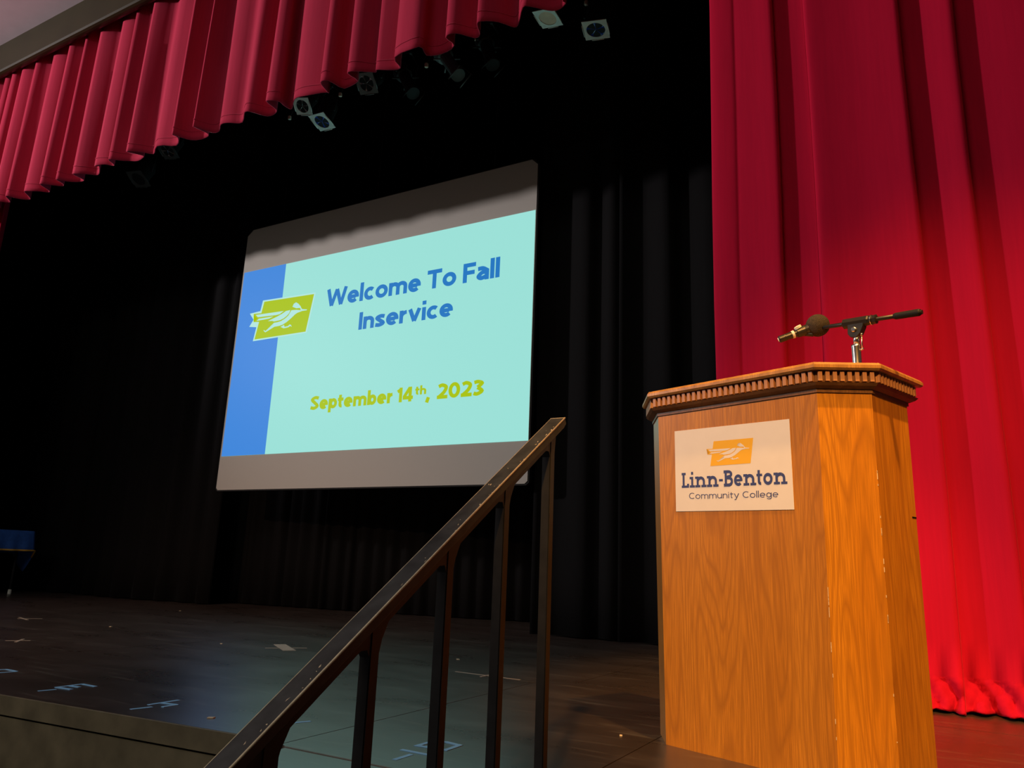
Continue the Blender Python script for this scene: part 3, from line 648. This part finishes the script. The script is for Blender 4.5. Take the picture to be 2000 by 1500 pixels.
# steel sub-rail with welded, radiused corners at the posts
PW = .025
sub = [(y0r, rz(y0r)-.025), (y1r-.03, rz(y1r-.03)-.025), (POSTS[0]+.0125, rz(POSTS[0])-.026)]
low = []
for i, yp in enumerate(POSTS):
    a, b = yp+.0125, yp-.0125
    if i: low += [(a+.022, rz(a+.022)-.046), (a+.006, rz(a)-.062), (a, rz(a)-.085)]
    else: low += [(a, rz(a)-.085)]
    low += [(b, rz(b)-.075), (b-.008, rz(b-.008)-.056), (b-.025, rz(b-.025)-.046)]
sub = sub[:2]+low+[(y0r, rz(y0r)-.046)]
obj('sub_rail', yz(sub, RX-.033, RX-.011), STEEL, rail)
for i, yp in enumerate(POSTS):
    zb = 0 if i == 0 else -.147*i
    bm = BM(); x0 = -.0345; ww = PW if i < 4 else .034
    a = (x0, x0+PW, yp-ww/2-1.3, yp+ww/2-1.3)
    vs = [bm.verts.new(p) for p in ((a[0], a[2], zb+.88), (a[1], a[2], zb+.88), (a[1], a[3], zb+.88), (a[0], a[3], zb+.88), (a[0], a[2], rz(yp-ww/2)+.88-.03), (a[1], a[2], rz(yp-ww/2)+.88-.03), (a[1], a[3], rz(yp+ww/2)+.88-.03), (a[0], a[3], rz(yp+ww/2)+.88-.03))]
    for q in ((3,2,1,0),(4,5,6,7),(0,1,5,4),(1,2,6,5),(2,3,7,6),(3,0,4,7)): bm.faces.new([vs[j] for j in q])
    bmesh.ops.bevel(bm, geom=bm.edges[:], offset=.002, segments=2, affect='EDGES')
    obj('post', bm, STEEL, rail)
# pale rounded end of a wall-side bumper seen beside the foot of the rail
bm = BM(); lathe(bm, (-.052, rz(.78)*0+.775-1.3, rz(.775)+.88-.012), (0, .55, .36), [(0, .002), (.002, .008), (.006, .0105), (.012, .0105), (.016, .008), (.018, .002)], 16)
obj('end_knob', bm, BARE, rail, True)

# ================================================================ STAGE LIGHTS
BAT = 5.06
bat = BM(); tube(bat, [(-9.6, 4.62, BAT), (1.2, 4.62, BAT)], .024, 12)
bt = thing('lighting_batten', 'black pipe hanging behind the valance that carries the stage lights', 'pipe', (0, 0, 0))
obj('pipe', bat, FIXT, bt)
for x in (-9, -6, -3, 0):
    bm = BM(); tube(bm, [(x, 4.62, BAT), (x, 4.62, 8.98)], .004, 6); obj('lift_cable', bm, FIXT, bt)
def par(label, P, nrm, up, size, gel, plugs=(), fmat=SILVER, grp=None):
    P = Vector(P); nrm = Vector(nrm).normalized(); up = Vector(up); up = (up-nrm*up.dot(nrm)).normalized(); sd = up.cross(nrm)
    t = thing('par_can', label, 'stage light', P, group=grp); h = size/2; r = h*.76
    bm = BM(); n = 32
    inner = [sd*(r*cos(2*pi*k/n))+up*(r*sin(2*pi*k/n)) for k in range(n)]
    def sq(a):
        c, s = cos(a), sin(a); m = max(abs(c), abs(s)); return sd*(h*c/m)+up*(h*s/m)
    outer = [sq(2*pi*k/n) for k in range(n)]
    for off0, off1 in ((.0, -.006),):
        A = [bm.verts.new(v+nrm*off0) for v in inner]; B = [bm.verts.new(v+nrm*off0) for v in outer]
        A2 = [bm.verts.new(v+nrm*off1) for v in inner]; B2 = [bm.verts.new(v+nrm*off1) for v in outer]
        for k in range(n):
            j = (k+1) % n
            for q in ((A[k], B[k], B[j], A[j]), (A2[j], B2[j], B2[k], A2[k]), (B[k], B2[k], B2[j], B[j]), (A[j], A2[j], A2[k], A[k])): bm.faces.new(q)
    bmesh.ops.recalc_face_normals(bm, faces=bm.faces[:]); obj('gel_frame', bm, fmat, t)
    bm = BM(); rings = []
    rn = random.Random(int(P.x*100)); ph = rn.uniform(0, 6)
    for q in range(7):
        rr = r*1.02*q/6; wv = 0 if gel is GELA else .012
        rings.append([bm.verts.new(sd*(rr*cos(2*pi*k/n))+up*(rr*sin(2*pi*k/n))+nrm*(-.004-wv*(q/6)*(1-q/6)*4*(.5+.5*sin(2*pi*k/n*5+ph)))) for k in range(n)])
    for a, b in zip(rings, rings[1:]):
        for k in range(n):
            j = (k+1) % n; bm.faces.new((a[k], a[j], b[j], b[k]))
    bmesh.ops.remove_doubles(bm, verts=bm.verts[:], dist=1e-5); obj('lens', bm, gel, t)
    bm = BM(); lathe(bm, -nrm*.005, -nrm, [(0, h*.98), (.04, h*.98), (.042, h*.88), (.20, h*.86), (.26, h*.6), (.27, h*.5), (.30, h*.45), (.31, h*.2)], 22); obj('housing', bm, FIXT, t)
    # side clips of the colour holder
    for a_, b_ in ((sd*1.03-up*.6, sd*1.03+up*.6), (-sd*1.03-up*.6, -sd*1.03+up*.6), (-up*1.05-sd*.5, -up*1.05+sd*.5)):
        bm = BM(); tube(bm, [a_*h, b_*h], .004, 6); obj('holder_clip', bm, fmat, t)
    # yoke and clamp up to the pipe
    c = -nrm*.12; top = Vector((0, 4.62-P.y, BAT-P.z-.02)); mid = (c+top)*.5
    bm = BM(); tube(bm, [c+sd*h*1.05, c+sd*h*1.05+(top-c)*.45, c+(top-c)*.62, c-sd*h*1.05+(top-c)*.45, c-sd*h*1.05], .008, 6); obj('yoke', bm, FIXT, t)
    bm = BM(); tube(bm, [c+(top-c)*.60, top], .012, 8); lathe(bm, top+Vector((-.025, 0, .02)), (1, 0, 0), [(0, .034), (.05, .034)], 12); obj('clamp', bm, FIXT, t)
    for q in plugs:
        d = Vector(q)-P
        bm = BM(); lathe(bm, d-Vector((0, 0, .02)), (.1, -.2, 1), [(0, .012), (.004, .016), (.03, .016), (.036, .010)], 12); obj('cable_plug', bm, PLUG, t)
        bm = BM(); tube(bm, [d+Vector((0, 0, .01)), d+Vector((.02, .03, .12)), Vector((q[0]-P.x+.03, 4.62-P.y, BAT-P.z))], .005, 6); obj('cable', bm, FIXT, t)
    return t
par('pale square stage light frame with cream lens just below the valance right end', (-2.377, 4.5, 4.683), (-.18, -.10, -.97), (.009, -1.07, .18), .185, GELA)
par('stage light with dark blue gel in a silver frame, rightmost of the row', (-1.97, 4.5, 4.435), (-.036, -.10, -.985), (.23, -1.0, .165), .185, GELB, plugs=[(-2.051, 4.5, 4.701)])
par('stage light with bright blue gel in a pale tilted frame, hanging lowest at centre', (-4.679, 4.5, 4.423), (-.064, -.302, -.951), (.023, -.98, .31), .185, GELB)
par('silver stage light with clear lens, beside the bright blue one', (-4.953, 4.5, 4.664), (.064, -.55, -.82), (.325, -.825, .668), .165, GELC, plugs=[(-5.103, 4.5, 4.586)])
GRY = flat('grey_frame', (.16, .18, .17), .5, metal=.3)
par('dim grey stage light with glinting lens half hidden by the valance hem', (-4.183, 4.5, 4.669), (.05, -.60, -.75), (.2, -.81, .8), .185, GELC, plugs=[(-4.481, 4.5, 4.646)], fmat=GRY)
DK = flat('dark_frame', (.05, .055, .05), .5)
par('dark stage light tucked under the left part of the valance', (-6.9, 4.5, 4.694), (.05, -.45, -.85), (.2, -.81, .6), .19, GELC, fmat=DK)
par('faint dark stage light, leftmost of the row', (-7.335, 4.5, 4.466), (.05, -.45, -.85), (.2, -.81, .6), .20, FIXT, fmat=DK)
def ers(label, A, B, mat, plug=None):
    A, B = Vector(A), Vector(B); t = thing('ellipsoidal_spotlight', label, 'stage light', A); d = (B-A).normalized(); L = (B-A).length; u, v = frame_of(d)
    bm = BM(); lathe(bm, -d*.10, d, [(0, .03), (.01, .06), (.10, .085), (.16, .07), (.165, .052), (L+.04, .050), (L+.045, .058), (L+.10, .058)], 14); obj('barrel', bm, mat, t)
    bm = BM(); c = d*(L+.02)
    for s in (-1, 1):
        vs = [bm.verts.new(c+q) for q in (u*.075-v*.075*s*0+v*s*.078, -u*.075+v*s*.078, -u*.075+v*s*.074+d*.02, u*.075+v*s*.074+d*.02)]
        bm.faces.new(vs)
    for s in (-1, 1):
        tube(bm, [c+u*.07*s-v*.07, c+u*.07*s+v*.07], .006, 6)
    obj('colour_holder', bm, mat, t)
    for q in range(4):
        bm = BM(); aa = q*pi/2+.6; w_ = u*cos(aa)+v*sin(aa); tube(bm, [d*.09+w_*.06, d*.09+w_*.12], .007, 6); obj('shutter_handle', bm, mat, t)
    top = Vector((0, 4.62-A.y, BAT-A.z-.02)); c = d*.08
    bm = BM(); tube(bm, [c+u*.10, c+u*.10+(top-c)*.5, c+(top-c)*.7, c-u*.10+(top-c)*.5, c-u*.10], .008, 6); obj('yoke', bm, FIXT, t)
    bm = BM(); tube(bm, [c+(top-c)*.65, top], .012, 8); lathe(bm, top+Vector((-.025, 0, .02)), (1, 0, 0), [(0, .034), (.05, .034)], 12); obj('clamp', bm, FIXT, t)
    if plug:
        dd = Vector(plug)-A; bm = BM(); lathe(bm, dd-Vector((0, 0, .02)), (.1, -.2, 1), [(0, .012), (.004, .017), (.032, .017), (.038, .010)], 12); obj('cable_plug', bm, PLUG, t)
        bm = BM(); tube(bm, [dd+Vector((0, 0, .01)), dd+Vector((.02, .03, .12)), Vector((plug[0]-A.x+.03, 4.62-A.y, BAT-A.z))], .005, 6); obj('cable', bm, FIXT, t)
ers('grey-green ellipsoidal spotlight pointing down to the right below the valance', (-3.36, 4.5, 4.70), (-3.165, 4.47, 4.41), FIXG, (-3.524, 4.5, 4.639))
ers('black ellipsoidal spotlight right of the grey-green one', (-2.95, 4.5, 4.69), (-2.84, 4.47, 4.40), FIXT, (-2.996, 4.45, 4.682))
ers('black ellipsoidal spotlight left of the grey-green one', (-3.78, 4.5, 4.66), (-3.62, 4.47, 4.38), FIXT)

# ================================================================ TABLE WITH BLUE CLOTH
tb = thing('folding_table', 'dark table under a blue cloth at the far left of the stage', 'table', (-9.885, 4.81, 0), R(90))
TW, TD, TH = .45, .38, .70
obj('tabletop', bx(-TW, TW-.01, -TD, TD, TH, TH+.022), STEEL, tb)
for sx_ in (-1, 1):
    for sy in (-1, 1):
        bm = BM(); tube(bm, [(sx_*(TW-.07), sy*(TD-.14), 0), (sx_*(TW-.07), sy*(TD-.14), TH)], .014, 10); lg_ = obj('leg', bm, STEEL, tb)
        bm = BM(); lathe(bm, (sx_*(TW-.07), sy*(TD-.14), 0), (0, 0, 1), [(0, .02), (.05, .019), (.052, .014)], 12); obj('leg_foot', bm, SILVER, lg_)
tc = thing('tablecloth', 'royal blue cloth with gold braid draped over the table at far left', 'tablecloth', (-9.885, 4.81, 0), R(90))
bm = BM(); n = 40; rows = []
Lx = TW+.012; Ly = TD+.012
per = []
for i in range(n+1): per.append((-Lx+2*Lx*i/n, -Ly, 0, i/n))
for i in range(1, 15): per.append((Lx, -Ly+2*Ly*i/14, 1, i/14))
for i in range(1, n+1): per.append((Lx-2*Lx*i/n, Ly, 2, i/n))
for i in range(1, 14): per.append((-Lx, Ly-2*Ly*i/14, 3, i/14))
drop = []
for x, y, s, t in per:
    if s == 0: d = .235
    elif s == 1: d = .26+.22*max(0, 1-abs(t-.30)/.3)
    elif s == 2: d = .40
    else: d = .26
    drop.append(d)
ctr = [bm.verts.new((x*.98, y*.96, TH+.026)) for x, y, s, t in per]
bm.faces.new(ctr)
lv = []
for q in range(6):
    f = q/5; row = []
    for i, ((x, y, s, t), d) in enumerate(zip(per, drop)):
        o = .012*f*sin(i*.9)+.05*f*(1 if s == 1 else .5)
        nx, ny = [(0, -1), (1, 0), (0, 1), (-1, 0)][s]
        row.append(bm.verts.new((x+nx*o+(.03*f if s == 0 and t > .97 else 0), y+ny*o, TH+.024-d*f)))
    lv.append(row)
m_ = len(per)
for i in range(m_):
    j = (i+1) % m_; bm.faces.new((ctr[j], ctr[i], lv[0][i], lv[0][j])).smooth = True
for a, b in zip(lv, lv[1:]):
    for i in range(m_): j = (i+1) % m_; bm.faces.new((a[j], a[i], b[i], b[j])).smooth = True
bmesh.ops.recalc_face_normals(bm, faces=bm.faces[:])
co = [(v.co.x, v.co.y, v.co.z) for v in lv[5]]
cl_ = obj('cloth', bm, CLOTH, tc); sm_ = cl_.modifiers.new('thickness', 'SOLIDIFY'); sm_.thickness = .004; sm_.offset = 1
bm = BM()
pts = co[:n+2]
tube(bm, [(x, y-.006, z+.014) for x, y, z in pts], .011, 6)
obj('gold_braid', bm, GOLD, tc)

# ================================================================ TAPE MARKS AND LITTER ON THE FLOOR
TAPE = {"loop":[[[-3.714,1.994],[-3.706,2.088]],[[-3.706,2.088],[-3.792,2.089],[-3.803,2.049]]],"E":[[[-3.155,1.873],[-3.143,1.937]],[[-3.187,1.96],[-3.192,2.078]],[[-3.195,2.075],[-3.096,2.073]],[[-3.19,2.017],[-3.125,2.023]],[[-3.183,1.964],[-3.095,1.971]]],"h":[[[-2.581,1.874],[-2.566,1.95]],[[-2.608,1.964],[-2.608,2.095]],[[-2.605,2.016],[-2.533,2.031]],[[-2.533,2.031],[-2.535,1.969]]],"nine":[[[-1.418,1.89],[-1.417,1.97]],[[-1.475,1.997],[-1.371,1.996]],[[-1.466,2.067],[-1.463,2.136],[-1.423,2.163],[-1.368,2.153],[-1.367,2.076],[-1.424,2.071],[-1.466,2.067]]],"bar":[[[-1.986,2.076],[-1.964,2.128]]],"cross1":[[[-3.685,3.536],[-3.523,3.724]],[[-3.774,3.742],[-3.492,3.548]]],"cross2":[[[-2.281,3.516],[-1.89,3.501]],[[-2.09,3.453],[-2.085,3.576]]],"cross3":[[[-4.935,2.684],[-4.854,2.784]],[[-4.827,2.684],[-4.953,2.798]]],"cross4":[[[-6.358,3.518],[-6.271,3.66]],[[-6.466,3.59],[-6.213,3.515]]]}
def tape(name, key, wd, mat, label, cat='tape mark'):
    x0, y0 = TAPE[key][0][0]
    t = thing(name, label, cat, (x0, y0, 0))
    for k, s in enumerate(TAPE[key]):
        Q = []; strip(Q, s, .075 if key == 'cross1' and k else wd); z = .0010+.0004*k; bm = BM()
        for q in Q:
            a = [bm.verts.new((v.x-x0, v.y-y0, z)) for v in q]; b = [bm.verts.new((v.x-x0, v.y-y0, .0002)) for v in q]
            bm.faces.new(a); bm.faces.new(b[::-1])
            for i in range(4): bm.faces.new((a[i], b[i], b[(i+1) % 4], a[(i+1) % 4]))
        bmesh.ops.remove_doubles(bm, verts=bm.verts[:], dist=1e-5)
        bmesh.ops.recalc_face_normals(bm, faces=bm.faces[:]); obj('tape_strip', bm, mat, t)
tape('tape_mark', 'loop', .016, TAPEB, 'blue tape hook shape on the stage floor at the far left edge')
tape('tape_mark', 'E', .016, TAPEB, 'blue tape letter E with a dash before it near the stage edge')
tape('tape_mark', 'h', .016, TAPEB, 'blue tape figure like a 4 with a dash on the stage floor')
tape('tape_mark', 'nine', .016, TAPEB, 'blue tape figure 9 with dashes seen between the handrail posts')
tape('tape_mark', 'bar', .016, TAPEB, 'short blue tape bar peeking out under the handrail')
tape('spike_cross', 'cross1', .018, TAPEW, 'pale beige tape cross on the floor just left of the handrail')
tape('spike_cross', 'cross2', .013, TAPEW, 'thin pale tape cross seen between the two rightmost handrail posts')
tape('spike_cross', 'cross3', .016, TAPEW, 'small pale tape cross on the floor at the left edge')
tape('spike_cross', 'cross4', .016, TAPEW, 'pinkish tape cross far back on the floor below the blue cloth table')
LIT = [(-4.03, 3.50, 'pale scrap on the floor just left of the thick beige tape cross'), (-6.5, 5.1, 'tiny white speck of litter far back below the left end of the screen'),
       (-2.55, 3.95, 'tiny scrap seen left of the thin tape cross between handrail posts'), (-2.25, 1.95, 'pale scrap near the stage edge left of the handrail foot'),
       (-1.02, 2.62, 'small scrap on the floor just left of the podium base'), (-5.4, 3.66, 'small pale scrap on the floor left of centre beyond the blue tape figure')]
lm = None
for i, (x, y, lb) in enumerate(LIT):
    if lm is None:
        bm = BM(); prism(bm, [(-.014, -.006), (.012, -.009), (.016, .005), (-.006, .008)], .0005, .004); o = obj('paper_scrap', bm, BARE); lm = o.data
    else: o = bpy.data.objects.new('paper_scrap', lm); C.objects.link(o)
    o.location = (x, y, 0); o.rotation_euler = (0, 0, i*1.3); o.scale = (.6+.1*(i % 4),)*3
    tag(o, lb, 'litter', 'scraps of litter on the stage floor')
